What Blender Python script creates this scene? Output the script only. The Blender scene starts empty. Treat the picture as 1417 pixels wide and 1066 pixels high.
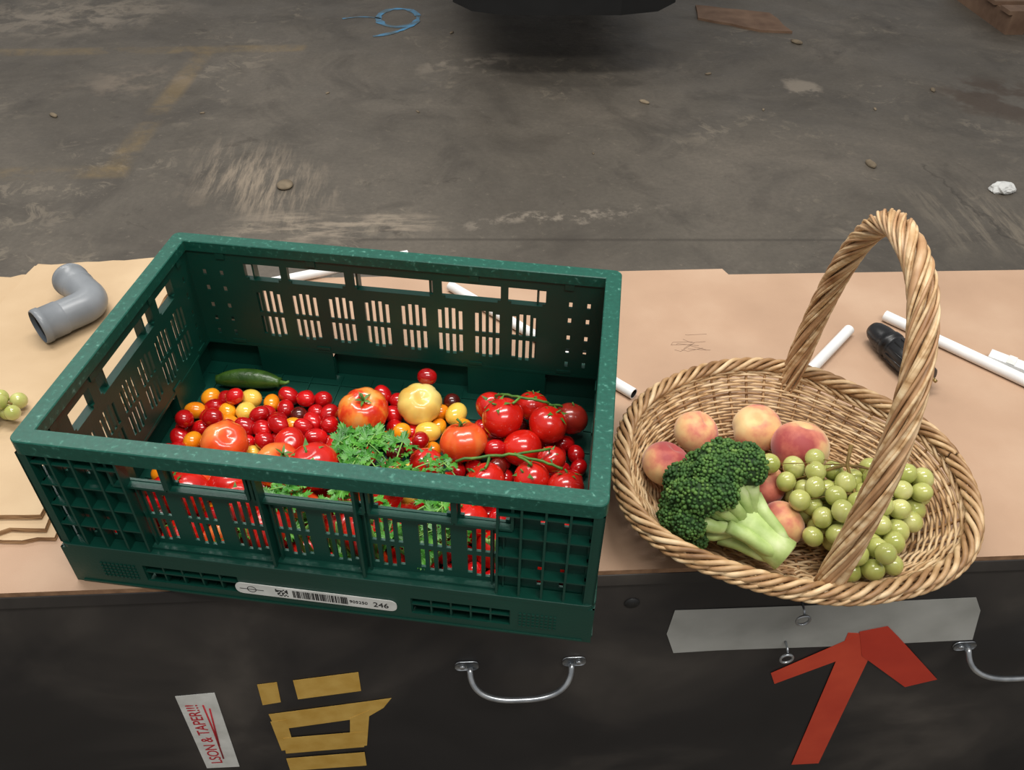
import bpy, math, random
import numpy as np
from math import sin, cos, pi, radians
from mathutils import Vector, Matrix, Euler, noise as mnoise
random.seed(7); rng=np.random.RandomState(11)
scn=bpy.context.scene
scn.view_settings.view_transform='Standard'
scn.view_settings.look='None'
H0=0.70            # table height above the floor; everything is modelled with the table top at z=0 and lifted at the end

# ------------------------------------------------------------------ materials
def srgb(r,g,b):
    f=lambda c:(c/255/12.92) if c/255<=.04045 else ((c/255+.055)/1.055)**2.4
    return (f(r),f(g),f(b),1)
def new_mat(name):
    m=bpy.data.materials.new(name); m.use_nodes=True
    nt=m.node_tree; b=nt.nodes['Principled BSDF']; return m,nt,b
def N(nt,t,**kw):
    n=nt.nodes.new(t)
    for k,v in kw.items(): setattr(n,k,v)
    return n
def mat(name,stops,scale=10,detail=4,rough=.5,metal=0,bump=0,bscale=None,coat=0,stretch=None,sss=0,spec=.5,coords='Object',distort=0,rough2=None):
    """stops: list of (pos,color) on a noise driven ramp"""
    m,nt,b=new_mat(name); L=nt.links
    tc=N(nt,'ShaderNodeTexCoord'); mp=N(nt,'ShaderNodeMapping')
    if stretch: mp.inputs['Scale'].default_value=stretch
    L.new(tc.outputs[coords],mp.inputs[0])
    nz=N(nt,'ShaderNodeTexNoise'); nz.inputs['Scale'].default_value=scale; nz.inputs['Detail'].default_value=detail; nz.inputs['Distortion'].default_value=distort
    L.new(mp.outputs[0],nz.inputs['Vector'])
    cr=N(nt,'ShaderNodeValToRGB'); e=cr.color_ramp.elements
    e[0].position,e[0].color=stops[0]
    if len(stops)==1: e[1].color=stops[0][1]
    else:
        e[1].position,e[1].color=stops[-1]
        for p,c in stops[1:-1]:
            x=e.new(p); x.color=c
    L.new(nz.outputs['Fac'],cr.inputs[0]); L.new(cr.outputs[0],b.inputs['Base Color'])
    b.inputs['Roughness'].default_value=rough; b.inputs['Metallic'].default_value=metal
    b.inputs['Specular IOR Level'].default_value=spec
    b.inputs['Coat Weight'].default_value=coat; b.inputs['Coat Roughness'].default_value=.08
    if rough2 is not None:
        mr=N(nt,'ShaderNodeMapRange'); mr.inputs[3].default_value=rough; mr.inputs[4].default_value=rough2
        L.new(nz.outputs['Fac'],mr.inputs[0]); L.new(mr.outputs[0],b.inputs['Roughness'])
    if sss:
        b.inputs['Subsurface Weight'].default_value=sss; b.inputs['Subsurface Radius'].default_value=(.01,.006,.003); b.inputs['Subsurface Scale'].default_value=1
    if bump:
        n2=N(nt,'ShaderNodeTexNoise'); n2.inputs['Scale'].default_value=bscale or scale*5; n2.inputs['Detail'].default_value=3
        L.new(mp.outputs[0],n2.inputs['Vector'])
        bp=N(nt,'ShaderNodeBump'); bp.inputs['Strength'].default_value=bump; bp.inputs['Distance'].default_value=.002
        L.new(n2.outputs['Fac'],bp.inputs['Height']); L.new(bp.outputs[0],b.inputs['Normal'])
    return m
M={}
M['green']=mat('crate_plastic_green',[(.30,srgb(5,56,45)),(.55,srgb(6,62,50)),(.80,srgb(9,70,56))],scale=6,detail=3,rough=.4,bump=.10,bscale=300)
M['green_worn']=mat('crate_plastic_worn',[(.35,srgb(9,74,60)),(.60,srgb(14,82,67)),(.68,srgb(52,112,96)),(.80,srgb(116,152,140))],scale=170,detail=10,rough=.42,bump=.12,bscale=250,distort=.3)
M['label']=mat('label_paper',[(.3,srgb(205,205,198)),(.7,srgb(232,232,226))],scale=40,rough=.5)
M['ink']=mat('black_ink',[(.5,srgb(25,25,25))],rough=.6)
M['redink']=mat('red_ink',[(.5,srgb(190,40,50))],rough=.6)
M['pencil']=mat('pencil_line',[(.5,srgb(132,106,88))],rough=.8)
M['tred']=mat('tomato_red',[(.3,srgb(178,14,10)),(.7,srgb(216,38,22))],scale=25,detail=2,rough=.22,coat=.5,sss=.0)
M['tdark']=mat('tomato_darkred',[(.3,srgb(130,26,20)),(.7,srgb(172,50,34))],scale=25,detail=2,rough=.25,coat=.4)
M['torange']=mat('tomato_orange',[(.3,srgb(212,52,22)),(.5,srgb(230,88,36)),(.72,srgb(240,150,72))],scale=22,detail=3,rough=.25,coat=.4,stretch=(1,1,.35))
M['tstripe']=mat('tomato_striped',[(.34,srgb(204,30,12)),(.47,srgb(226,74,28)),(.57,srgb(240,140,54)),(.72,srgb(232,176,96))],scale=38,detail=3,rough=.25,coat=.4,stretch=(1,1,.2))
M['tyellow']=mat('tomato_yellow',[(.3,srgb(218,160,62)),(.5,srgb(236,206,108)),(.7,srgb(240,220,140))],scale=18,detail=3,rough=.3,coat=.3,stretch=(1,1,.4))
M['cred']=mat('cherry_red',[(.3,srgb(158,8,12)),(.7,srgb(210,22,24))],scale=30,detail=1,rough=.18,coat=.6)
M['cor']=mat('cherry_orange',[(.3,srgb(236,122,14)),(.7,srgb(248,170,30))],scale=30,detail=1,rough=.2,coat=.5)
M['cyel']=mat('cherry_yellow',[(.3,srgb(230,178,48)),(.7,srgb(242,210,96))],scale=30,detail=1,rough=.2,coat=.5)
M['cdark']=mat('cherry_dark',[(.3,srgb(60,16,14)),(.7,srgb(110,30,20))],scale=30,detail=1,rough=.2,coat=.5)
M['calyx']=mat('calyx_green',[(.3,srgb(44,88,24)),(.7,srgb(96,138,52))],scale=80,rough=.55)
M['parsley']=mat('parsley_green',[(.3,srgb(30,84,18)),(.5,srgb(58,126,34)),(.75,srgb(104,166,58))],scale=60,rough=.42)
M['parsleystem']=mat('parsley_stem',[(.3,srgb(90,140,50)),(.7,srgb(140,180,90))],scale=60,rough=.45)
M['cuc']=mat('cucumber_skin',[(.3,srgb(34,62,18)),(.6,srgb(62,94,32)),(.8,srgb(104,130,56))],scale=40,rough=.35,bump=.4,bscale=150)
M['broc']=mat('broccoli_floret',[(.25,srgb(24,54,18)),(.45,srgb(48,86,30)),(.6,srgb(80,116,46)),(.75,srgb(126,152,76))],scale=60,detail=6,rough=.7)
M['brocdk']=mat('broccoli_under',[(.3,srgb(22,46,14)),(.7,srgb(42,74,24))],scale=45,detail=5,rough=.8)
M['brocstem']=mat('broccoli_stem',[(.3,srgb(150,176,96)),(.55,srgb(182,202,130)),(.75,srgb(210,220,168))],scale=40,detail=4,rough=.5,bump=.2,bscale=120)
M['broccut']=mat('broccoli_cut',[(.3,srgb(176,164,110)),(.7,srgb(216,206,160))],scale=80,rough=.6)
M['twig']=mat('grape_twig',[(.3,srgb(92,66,30)),(.7,srgb(146,120,58))],scale=60,rough=.7)
M['pvc']=mat('pvc_grey',[(.3,srgb(116,120,124)),(.7,srgb(134,138,142))],scale=20,rough=.35)
M['pvcin']=mat('pvc_grey_inside',[(.5,srgb(96,104,112))],rough=.5)
M['rubber']=mat('rubber_black',[(.5,srgb(34,34,34))],rough=.5)
M['white']=mat('pvc_white',[(.3,srgb(218,218,216)),(.7,srgb(236,236,234))],scale=20,rough=.35)
M['blackpl']=mat('connector_black',[(.3,srgb(14,14,15)),(.7,srgb(28,28,30))],scale=30,rough=.35)
M['metal']=mat('zinc_metal',[(.3,srgb(160,165,170)),(.7,srgb(205,208,210))],scale=60,rough=.3,metal=.9)
M['brass']=mat('brass_pins',[(.5,srgb(170,150,100))],rough=.3,metal=.9)
M['mdf']=mat('mdf_top',[(.25,srgb(164,133,108)),(.5,srgb(176,144,118)),(.72,srgb(188,158,132))],scale=5,detail=10,rough=.6,bump=.12,bscale=500)
M['mdfedge']=mat('mdf_edge',[(.3,srgb(120,88,62)),(.7,srgb(160,122,90))],scale=60,rough=.8)
M['card']=mat('cardboard',[(.3,srgb(178,150,114)),(.55,srgb(190,163,128)),(.75,srgb(202,176,140))],scale=6,detail=8,rough=.7,bump=.1,bscale=400)
M['ply']=mat('plywood_edge',[(.35,srgb(104,76,50)),(.5,srgb(166,130,92)),(.65,srgb(196,164,124))],scale=30,detail=6,rough=.8,stretch=(1,1,14))
M['black']=mat('black_paint',[(.3,srgb(26,25,26)),(.48,srgb(36,34,34)),(.60,srgb(56,52,49)),(.75,srgb(86,80,74))],scale=3.5,detail=10,rough=.42,rough2=.6,distort=.6)
M['yellowtape']=mat('tape_yellow',[(.3,srgb(200,156,66)),(.7,srgb(218,178,90))],scale=40,rough=.5)
M['greytape']=mat('tape_grey',[(.25,srgb(138,138,132)),(.5,srgb(168,168,162)),(.7,srgb(182,182,176))],scale=9,detail=8,rough=.45)
M['redtape']=mat('tape_red',[(.3,srgb(200,60,36)),(.7,srgb(220,78,48))],scale=12,detail=3,rough=.35)
M['redtape2']=mat('tape_red_dark',[(.3,srgb(186,46,26)),(.7,srgb(206,60,36))],scale=12,detail=3,rough=.35)
M['blue']=mat('blue_paint',[(.4,srgb(88,108,118)),(.6,srgb(84,148,190))],scale=14,detail=6,rough=.7)
M['tissue']=mat('tissue',[(.5,srgb(232,232,228))],rough=.9)
M['debris']=mat('debris',[(.3,srgb(60,52,42)),(.7,srgb(168,150,124))],scale=8,rough=.9)
M['brownboard']=mat('board_brown',[(.3,srgb(104,78,60)),(.7,srgb(134,106,84))],scale=10,detail=6,rough=.8)
M['vehicleblack']=mat('vehicle_black',[(.4,srgb(8,8,8)),(.7,srgb(16,16,16))],scale=8,rough=.7)
M['wick']=mat('wicker',[(.25,srgb(150,112,70)),(.42,srgb(188,152,108)),(.58,srgb(212,182,140)),(.78,srgb(228,204,166))],scale=28,detail=3,rough=.5,stretch=(1,1,4))
M['wick2']=mat('wicker_dark',[(.25,srgb(112,78,46)),(.5,srgb(158,120,80)),(.75,srgb(198,164,120))],scale=30,detail=3,rough=.55,stretch=(1,1,3))
M['wickh']=mat('wicker_handle',[(.25,srgb(138,96,60)),(.5,srgb(178,138,98)),(.75,srgb(214,184,144))],scale=26,detail=3,rough=.5)

def peach_mat():
    m,nt,b=new_mat('peach_skin'); L=nt.links
    tc=N(nt,'ShaderNodeTexCoord'); nz=N(nt,'ShaderNodeTexNoise'); nz.inputs['Scale'].default_value=15; nz.inputs['Detail'].default_value=6
    oi=N(nt,'ShaderNodeObjectInfo'); ad=N(nt,'ShaderNodeVectorMath'); sc=N(nt,'ShaderNodeVectorMath',operation='SCALE'); sc.inputs[3].default_value=7
    cb=N(nt,'ShaderNodeCombineXYZ')
    for i in range(3): L.new(oi.outputs['Random'],cb.inputs[i])
    L.new(cb.outputs[0],sc.inputs[0]); L.new(tc.outputs['Object'],ad.inputs[0]); L.new(sc.outputs[0],ad.inputs[1]); L.new(ad.outputs[0],nz.inputs['Vector'])
    cr=N(nt,'ShaderNodeValToRGB'); e=cr.color_ramp.elements
    e[0].position=.36;e[0].color=srgb(232,200,140); e[1].position=.62;e[1].color=srgb(164,62,60)
    x=e.new(.45);x.color=srgb(230,178,122); x=e.new(.52);x.color=srgb(210,122,98)
    L.new(nz.outputs['Fac'],cr.inputs[0]); L.new(cr.outputs[0],b.inputs['Base Color'])
    b.inputs['Roughness'].default_value=.6; b.inputs['Sheen Weight'].default_value=.3
    return m
M['peach']=peach_mat()
def grape_mat():
    m=mat('grape_skin',[(.3,srgb(160,166,84)),(.55,srgb(184,186,108)),(.75,srgb(206,204,138))],scale=30,detail=2,rough=.2,coat=.4)
    b=m.node_tree.nodes['Principled BSDF']
    b.inputs['Subsurface Weight'].default_value=.35; b.inputs['Subsurface Radius'].default_value=(.01,.009,.005); b.inputs['Subsurface Scale'].default_value=.6
    return m
M['grape']=grape_mat()

def floor_mat():
    m,nt,b=new_mat('concrete_floor'); L=nt.links
    tc=N(nt,'ShaderNodeTexCoord'); P=tc.outputs['Object']
    sep=N(nt,'ShaderNodeSeparateXYZ'); L.new(P,sep.inputs[0])
    def noise(s,d=6,dist=0,rough=.6,vec=P):
        n=N(nt,'ShaderNodeTexNoise'); n.inputs['Scale'].default_value=s; n.inputs['Detail'].default_value=d; n.inputs['Distortion'].default_value=dist; n.inputs['Roughness'].default_value=rough
        L.new(vec,n.inputs['Vector']); return n.outputs['Fac']
    def ramp(v,a,c,lo=0,hi=1):
        r=N(nt,'ShaderNodeMapRange'); r.inputs[1].default_value=a; r.inputs[2].default_value=c; r.inputs[3].default_value=lo; r.inputs[4].default_value=hi
        L.new(v,r.inputs[0]); return r.outputs[0]
    def math_(op,a,b_=None):
        n=N(nt,'ShaderNodeMath',operation=op)
        for i,x in enumerate((a,b_)):
            if x is None: continue
            if isinstance(x,(int,float)): n.inputs[i].default_value=x
            else: L.new(x,n.inputs[i])
        return n.outputs[0]
    def mix(f,a,c):
        n=N(nt,'ShaderNodeMix',data_type='RGBA')
        L.new(f,n.inputs[0]) if not isinstance(f,(int,float)) else setattr(n.inputs[0],'default_value',f)
        for i,x in ((6,a),(7,c)):
            if isinstance(x,tuple): n.inputs[i].default_value=x
            else: L.new(x,n.inputs[i])
        return n.outputs[2]
    wob=noise(6,4); wobx=math_('ADD',sep.outputs[0],math_('MULTIPLY',math_('SUBTRACT',wob,.5),.25)); woby=math_('ADD',sep.outputs[1],math_('MULTIPLY',math_('SUBTRACT',noise(5,4),.5),.25))
    def blob(cx,cy,rx,ry,ang=0,hard=.5):
        dx=math_('SUBTRACT',wobx,cx); dy=math_('SUBTRACT',woby,cy); c,s=cos(ang),sin(ang)
        u=math_('DIVIDE',math_('ADD',math_('MULTIPLY',dx,c),math_('MULTIPLY',dy,s)),rx)
        v=math_('DIVIDE',math_('SUBTRACT',math_('MULTIPLY',dy,c),math_('MULTIPLY',dx,s)),ry)
        d=math_('ADD',math_('MULTIPLY',u,u),math_('MULTIPLY',v,v))
        return ramp(d,1,hard,0,1)
    col=N(nt,'ShaderNodeValToRGB'); e=col.color_ramp.elements
    e[0].position=.30;e[0].color=srgb(78,72,64); e[1].position=.72;e[1].color=srgb(120,111,99)
    x=e.new(.5);x.color=srgb(99,92,82)
    L.new(noise(1.1,12,.4,.68),col.inputs[0]); c=col.outputs[0]
    c=mix(math_('MULTIPLY',ramp(noise(2.6,10,.8,.68),.50,.64),.55),c,srgb(70,64,57))
    c=mix(math_('MULTIPLY',ramp(noise(60,4),.4,.7),.3),c,srgb(74,69,62))
    c=mix(math_('MULTIPLY',ramp(noise(34,8,.0,.75),.60,.68),.35),c,srgb(146,134,118))
    sc=math_('MULTIPLY',ramp(noise(9,10,1.0,.75),.53,.60),ramp(noise(1.9,3),.52,.62))
    c=mix(math_('MULTIPLY',sc,.40),c,srgb(150,138,120))
    # small dark stains
    c=mix(math_('MULTIPLY',ramp(noise(5.5,8,.5,.7),.62,.68),.45),c,srgb(58,51,44))
    st=N(nt,'ShaderNodeMapping'); st.inputs['Rotation'].default_value=(0,0,radians(-32)); st.inputs['Scale'].default_value=(12,1.4,1); L.new(P,st.inputs[0])
    streak=ramp(noise(2.4,9,.2,.72,st.outputs[0]),.46,.60)
    st2=N(nt,'ShaderNodeMapping'); st2.inputs['Rotation'].default_value=(0,0,radians(20)); st2.inputs['Scale'].default_value=(2,9,1); L.new(P,st2.inputs[0])
    streak2=ramp(noise(2.4,9,.2,.72,st2.outputs[0]),.47,.60)
    c=mix(math_('MULTIPLY',math_('MULTIPLY',blob(-.47,2.3,.42,.26,-.9,0.),streak),.7),c,srgb(164,148,128))
    c=mix(math_('MULTIPLY',math_('MULTIPLY',blob(-.15,1.98,.45,.12,.0,0.),streak2),.7),c,srgb(168,153,134))
    c=mix(math_('MULTIPLY',math_('MULTIPLY',blob(-1.15,3.25,.3,.2,.2,0.),ramp(noise(9,8),.45,.6)),.6),c,srgb(140,126,110))
    c=mix(math_('MULTIPLY',math_('MULTIPLY',blob(-1.75,4.1,.7,.35,.2,0.),ramp(noise(7,10,.3,.7),.44,.56)),.7),c,srgb(150,138,122))
    c=mix(math_('MULTIPLY',math_('MULTIPLY',blob(.62,2.02,.45,.05,.15,0.),ramp(noise(16,10,0,.7),.48,.58)),.6),c,srgb(162,150,134))
    c=mix(math_('MULTIPLY',math_('MULTIPLY',blob(.35,3.45,.3,.08,.4,0.),ramp(noise(11,8),.45,.55)),.6),c,srgb(158,146,130))
    c=mix(math_('MULTIPLY',math_('MULTIPLY',blob(1.85,3.15,.10,.12,0,0.3),ramp(noise(11,8),.42,.5)),.6),c,srgb(158,146,130))
    c=mix(math_('MULTIPLY',math_('MULTIPLY',blob(2.15,1.95,.25,.35,.5,0.),streak),.5),c,srgb(150,138,120))
    c=mix(math_('MULTIPLY',math_('MULTIPLY',blob(2.75,3.0,.34,.28,0,.3),ramp(noise(6,6),.40,.5)),.65),c,srgb(72,55,42))
    def line(cx,cy,hx,hy,ang=0,soft=.03):
        dx=math_('SUBTRACT',wobx if soft<.02 else sep.outputs[0],cx); dy=math_('SUBTRACT',sep.outputs[1],cy); c0,s0=cos(ang),sin(ang)
        u=math_('ABSOLUTE',math_('ADD',math_('MULTIPLY',dx,c0),math_('MULTIPLY',dy,s0)))
        v=math_('ABSOLUTE',math_('SUBTRACT',math_('MULTIPLY',dy,c0),math_('MULTIPLY',dx,s0)))
        return math_('MULTIPLY',ramp(u,hx,hx-.03),ramp(v,hy,hy-soft))
    worn=ramp(noise(5,8,.5,.7),.40,.64)
    for a in ((-1.2,3.62,.75,.06,.04),(-1.45,2.38,.5,.06,.02),(-.98,3.0,.62,.06,1.5)):
        c=mix(math_('MULTIPLY',math_('MULTIPLY',line(*a),worn),.38),c,srgb(146,122,78))
    c=mix(math_('MULTIPLY',line(2.14,2.05,.36,.012,1.75,.01),.5),c,srgb(56,50,44))
    c=mix(math_('MULTIPLY',line(.9,1.86,1.0,.012,-.03,.01),.5),c,srgb(56,50,44))
    L.new(c,b.inputs['Base Color'])
    L.new(ramp(noise(3,6),.3,.7,.5,.72),b.inputs['Roughness'])
    bp=N(nt,'ShaderNodeBump'); bp.inputs['Strength'].default_value=.25; bp.inputs['Distance'].default_value=.01
    L.new(noise(25,6),bp.inputs['Height']); L.new(bp.outputs[0],b.inputs['Normal'])
    return m
M['floor']=floor_mat()

# ------------------------------------------------------------------ mesh builder
class MB:
    def __init__(s): s.v=[];s.f=[];s.m=[];s.n=0
    def add(s,v,f,mi=0):
        v=np.asarray(v,float); s.v.append(v); o=s.n
        s.f+= [tuple(i+o for i in q) for q in f]; s.m+=[mi]*len(f); s.n+=len(v)
    def box(s,x0,x1,y0,y1,z0,z1,mi=0,T=None):
        v=np.array([(x,y,z) for x in (x0,x1) for y in (y0,y1) for z in (z0,z1)],float)
        if T is not None: v=np.array([T(*p) for p in v])
        s.add(v,[(0,1,3,2),(4,6,7,5),(0,4,5,1),(2,3,7,6),(0,2,6,4),(1,5,7,3)],mi)
    def tube(s,path,rad,sides=6,closed=False,mi=0,cap=True):
        P=np.asarray(path,float);n=len(P)
        rad=np.full(n,rad) if np.isscalar(rad) else np.asarray(rad)
        T=(np.roll(P,-1,0)-np.roll(P,1,0)) if closed else np.gradient(P,axis=0)
        T/=np.linalg.norm(T,axis=1)[:,None]+1e-12
        u=np.cross(T[0],(0,0,1.)); 
        if np.linalg.norm(u)<.1: u=np.cross(T[0],(1.,0,0))
        u/=np.linalg.norm(u); U=[]
        for i in range(n):
            u=u-T[i]*np.dot(u,T[i]); u/=np.linalg.norm(u); U.append(u)
        U=np.array(U);W=np.cross(T,U)
        a=np.arange(sides)*2*pi/sides
        V=(P[:,None,:]+rad[:,None,None]*(np.cos(a)[None,:,None]*U[:,None,:]+np.sin(a)[None,:,None]*W[:,None,:])).reshape(-1,3)
        F=[]
        for i in range(n if closed else n-1):
            j=(i+1)%n
            for k in range(sides):
                l=(k+1)%sides; F.append((i*sides+k,i*sides+l,j*sides+l,j*sides+k))
        if not closed and cap:
            F.append(tuple(range(sides))[::-1]); F.append(tuple((n-1)*sides+k for k in range(sides)))
        s.add(V,F,mi)
    def prism(s,poly,z0,z1,mi=0,mi_side=None):
        n=len(poly); v=[(x,y,z0) for x,y in poly]+[(x,y,z1) for x,y in poly]
        s.add(v,[tuple(range(n))[::-1],tuple(range(n,2*n))],mi)
        s.add(v,[(i,(i+1)%n,n+(i+1)%n,n+i) for i in range(n)],mi if mi_side is None else mi_side)
    def obj(s,name,mats,smooth=True,parent=None,loc=(0,0,0),rot=(0,0,0),bevel=0):
        me=bpy.data.meshes.new(name); me.from_pydata(np.concatenate(s.v).tolist(),[],s.f)
        for m in mats: me.materials.append(M[m] if isinstance(m,str) else m)
        me.polygons.foreach_set('material_index',s.m)
        me.polygons.foreach_set('use_smooth',[smooth]*len(s.f)); me.update()
        o=bpy.data.objects.new(name,me); bpy.context.collection.objects.link(o)
        o.location=loc; o.rotation_euler=rot
        if parent: o.parent=parent
        if bevel:
            md=o.modifiers.new('b','BEVEL'); md.width=bevel; md.segments=2; md.limit_method='ANGLE'; md.angle_limit=radians(50)
        return o
def empty(name,loc=(0,0,0),rot=(0,0,0)):
    o=bpy.data.objects.new(name,None); bpy.context.collection.objects.link(o); o.location=loc;o.rotation_euler=rot; o.empty_display_size=.05; return o
def rotm(e): return np.array(Euler(e).to_matrix())

# ------------------------------------------------------------------ fruit primitives
def lathe_sphere(r,nu=28,nv=18,lobes=0,depth=.0,squash=.85,dim=.25,seed=0,irr=.02,elong=1.):
    rs=np.random.RandomState(seed); ph=rs.rand(4)*6.28; V=[]
    for i in range(nv+1):
        th=pi*i/nv
        for j in range(nu):
            a=2*pi*j/nu
            g=(abs(sin(a*lobes/2+ph[0])))**.6 if lobes else 1
            k=1-depth*(1-g)*(0.35+.65*abs(cos(th))**.7)*(sin(th)**.3 if 0<i<nv else 0)
            k*=1+irr*sin(2*a+ph[1])+irr*sin(3*a+ph[2])*sin(th)
            x=r*k*sin(th)*cos(a); y=r*k*sin(th)*sin(a); z=r*squash*cos(th)*elong
            z-=dim*r*math.exp(-(sin(th)/.32)**2)*(1 if cos(th)>0 else -.35)
            V.append((x,y,z))
    F=[(i*nu+j,(i+1)*nu+j,(i+1)*nu+(j+1)%nu,i*nu+(j+1)%nu) for i in range(nv) for j in range(nu)]
    return np.array(V),F
def calyx(mb,top,r,mi,n=5,seed=0,stem=True,R=np.eye(3),size=1.):
    rs=np.random.RandomState(seed)
    for k in range(n):
        a=2*pi*k/n+rs.rand()*.4; L=r*(.55+.2*rs.rand())*size; w=r*.10*size; d=np.array([cos(a),sin(a),0]);q=np.array([-sin(a),cos(a),0]);up=np.array([0,0,1.])
        p=[top+q*-w*.6,top+q*w*.6,top+d*L*.45+q*w+up*r*.10,top+d*L*.45-q*w+up*r*.10,top+d*L+up*r*(.0+.18*rs.rand())]
        mb.add((R@np.array(p).T).T,[(0,1,2,3),(3,2,4)],mi)
    if stem:
        pts=[top+np.array([0,0,-.05*r]),top+np.array([.03*r,0,.12*r]),top+np.array([.16*r,.05*r,.28*r])]
        mb.tube((R@np.array(pts).T).T,[.06*r,.05*r,.055*r],6,mi=mi)

# crate frame
CX,CY,TH=.1384,.1579,-.1867; HC=.23
def K(x,y): return (CX+cos(TH)*x-sin(TH)*y, CY+sin(TH)*x+cos(TH)*y)

# ================================================================== TABLE / BOX
tb=MB()
tb.box(-1.6,2.2,.006,.60,-.70,-.008,0)
t=tb.obj('black_bench_box',['black'],False,bevel=.002)
tf=MB(); tf.box(-1.6,2.2,0,.0058,-.030,-.0085,0); tf.box(-1.6,2.2,.601,.610,-.034,-.0085,0)
tf.obj('top_frame',['black'],False,parent=t,bevel=.001)
mt=MB()
mt.prism([(-1.6,.001),(2.2,.001),(2.2,.618),(.735,.622),(.728,.640),(.20,.634),(-1.6,.626)],-.008,0,0,1)
mt.obj('mdf_sheet',['mdf','mdfedge'],False,parent=t,bevel=.0008)
ps=MB()
for k in range(9):
    z0=.0002; a=.590+.035*rng.rand(); b0=.415+.045*rng.rand()
    ps.tube([(a,b0,z0),(a+.02*rng.rand(),b0+.008*rng.randn(),z0),(a+.035,b0+.01*rng.randn(),z0)],.00028,4)
ps.obj('pencil_marks',['pencil'],parent=t)

st=MB()
def rough_poly(pts,amp=.003,step=.02):
    out=[]
    for i in range(len(pts)):
        a=np.array(pts[i]);b=np.array(pts[(i+1)%len(pts)]);n=max(1,int(np.linalg.norm(b-a)/step))
        for k in range(n): out.append(tuple(a+(b-a)*k/n+rng.randn(2)*amp*(.3 if k==0 else 1)))
    return out
st.prism(rough_poly([(-1.3,.075),(-.238,.075),(-.225,.30),(-.18,.655),(-1.3,.62)],.0025),0,.007,0,1)
st.prism(rough_poly([(-1.25,.085),(-.250,.083),(-.232,.32),(-.19,.645),(-.46,.668),(-.47,.62),(-1.25,.60)],.0025),.0072,.015,0,1)
st.prism(rough_poly([(-.52,.098),(-.257,.098),(-.24,.3),(-.205,.672),(-.455,.648),(-.46,.62)],.0012),.0152,.024,2,1)
st.obj('plywood_offcuts',['card','ply','card'],False)

# ================================================================== CRATE
crate=empty('plastic_crate',(CX,CY,0),(0,0,TH))
cb=MB(); wn=MB()
def side_T(side):
    if side=='f': return lambda u,n,z:(u,-n,z)
    if side=='b': return lambda u,n,z:(-u,n,z)
    if side=='r': return lambda u,n,z:(n,u,z)
    return lambda u,n,z:(-n,-u,z)
def panel(mb,u0,u1,z0,z1,holes,n0,n1,T,mi=0):
    us=sorted({round(x,5) for x in [u0,u1]+[h[0] for h in holes]+[h[1] for h in holes]}); zs=sorted({round(x,5) for x in [z0,z1]+[h[2] for h in holes]+[h[3] for h in holes]})
    nu,nz=len(us)-1,len(zs)-1; S=np.ones((nu,nz),bool)
    for i in range(nu):
        for j in range(nz):
            a,b=(us[i]+us[i+1])/2,(zs[j]+zs[j+1])/2
            for h in holes:
                if h[0]<a<h[1] and h[2]<b<h[3]: S[i,j]=False;break
    V=[T(u,n,z) for u in us for z in zs for n in (n0,n1)]
    id_=lambda i,j,k:(i*(nz+1)+j)*2+k
    F=[]
    for i in range(nu):
        for j in range(nz):
            if not S[i,j]: continue
            F.append((id_(i,j,0),id_(i,j+1,0),id_(i+1,j+1,0),id_(i+1,j,0)))
            F.append((id_(i,j,1),id_(i+1,j,1),id_(i+1,j+1,1),id_(i,j+1,1)))
            if i==0 or not S[i-1,j]: F.append((id_(i,j,0),id_(i,j,1),id_(i,j+1,1),id_(i,j+1,0)))
            if i==nu-1 or not S[i+1,j]: F.append((id_(i+1,j,0),id_(i+1,j+1,0),id_(i+1,j+1,1),id_(i+1,j,1)))
            if j==0 or not S[i,j-1]: F.append((id_(i,j,0),id_(i+1,j,0),id_(i+1,j,1),id_(i,j,1)))
            if j==nz-1 or not S[i,j+1]: F.append((id_(i,j+1,0),id_(i,j+1,1),id_(i+1,j+1,1),id_(i+1,j+1,0)))
    mb.add(V,F,mi)
def ringsweep(mb,prof,hx=.3,hy=.2,rc=.010,nc=5,mi=0):
    """prof: closed list of (inset,z) swept round the crate rectangle with rounded corners"""
    V=[];n=len(prof)
    st_=[]
    for cx,cy,a0 in ((1,-1,-90),(1,1,0),(-1,1,90),(-1,-1,180)):
        for k in range(nc+1):
            a=radians(a0+90*k/nc); st_.append((cx,cy,a))
    for cx,cy,a in st_:
        for ins,z in prof:
            r=max(rc-ins,.0004); ox=hx-max(ins,rc); oy=hy-max(ins,rc)
            if ins<rc: ox=hx-rc; oy=hy-rc
            V.append((cx*ox+r*cos(a),cy*oy+r*sin(a),z))
    m=len(st_)
    mb.add(V,[(i*n+k,((i+1)%m)*n+k,((i+1)%m)*n+(k+1)%n,i*n+(k+1)%n) for i in range(m) for k in range(n)],mi)
def slots(c,cols=4,sp=.0095,w=.0052):
    out=[]
    for k in range(cols):
        x=c+(k-(cols-1)/2)*sp
        e=.004 if k in (0,cols-1) else 0
        out+=[(x-w/2,x+w/2,.079+e,.114),(x-w/2,x+w/2,.121,.158-e)]
    return out
def dots(u,zs=(.075,.098,.121,.150,.176)):
    return [(u-.0022,u+.0022,z,z+.009) for z in zs]
HL,HS=.3,.2
ringsweep(wn,[(.0005,.211),(0,.2115),(0,.2290),(.001,.2300),(.0195,.2300),(.0205,.2290),(.0205,.2150),(.0195,.2145),(.0185,.2150),(.0180,.2262),(.0035,.2262),(.003,.2115)])
ringsweep(cb,[(-.001,.0625),(-.001,.0685),(-.0004,.069),(.014,.069),(.014,.0622),(-.0004,.0622)])
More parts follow.
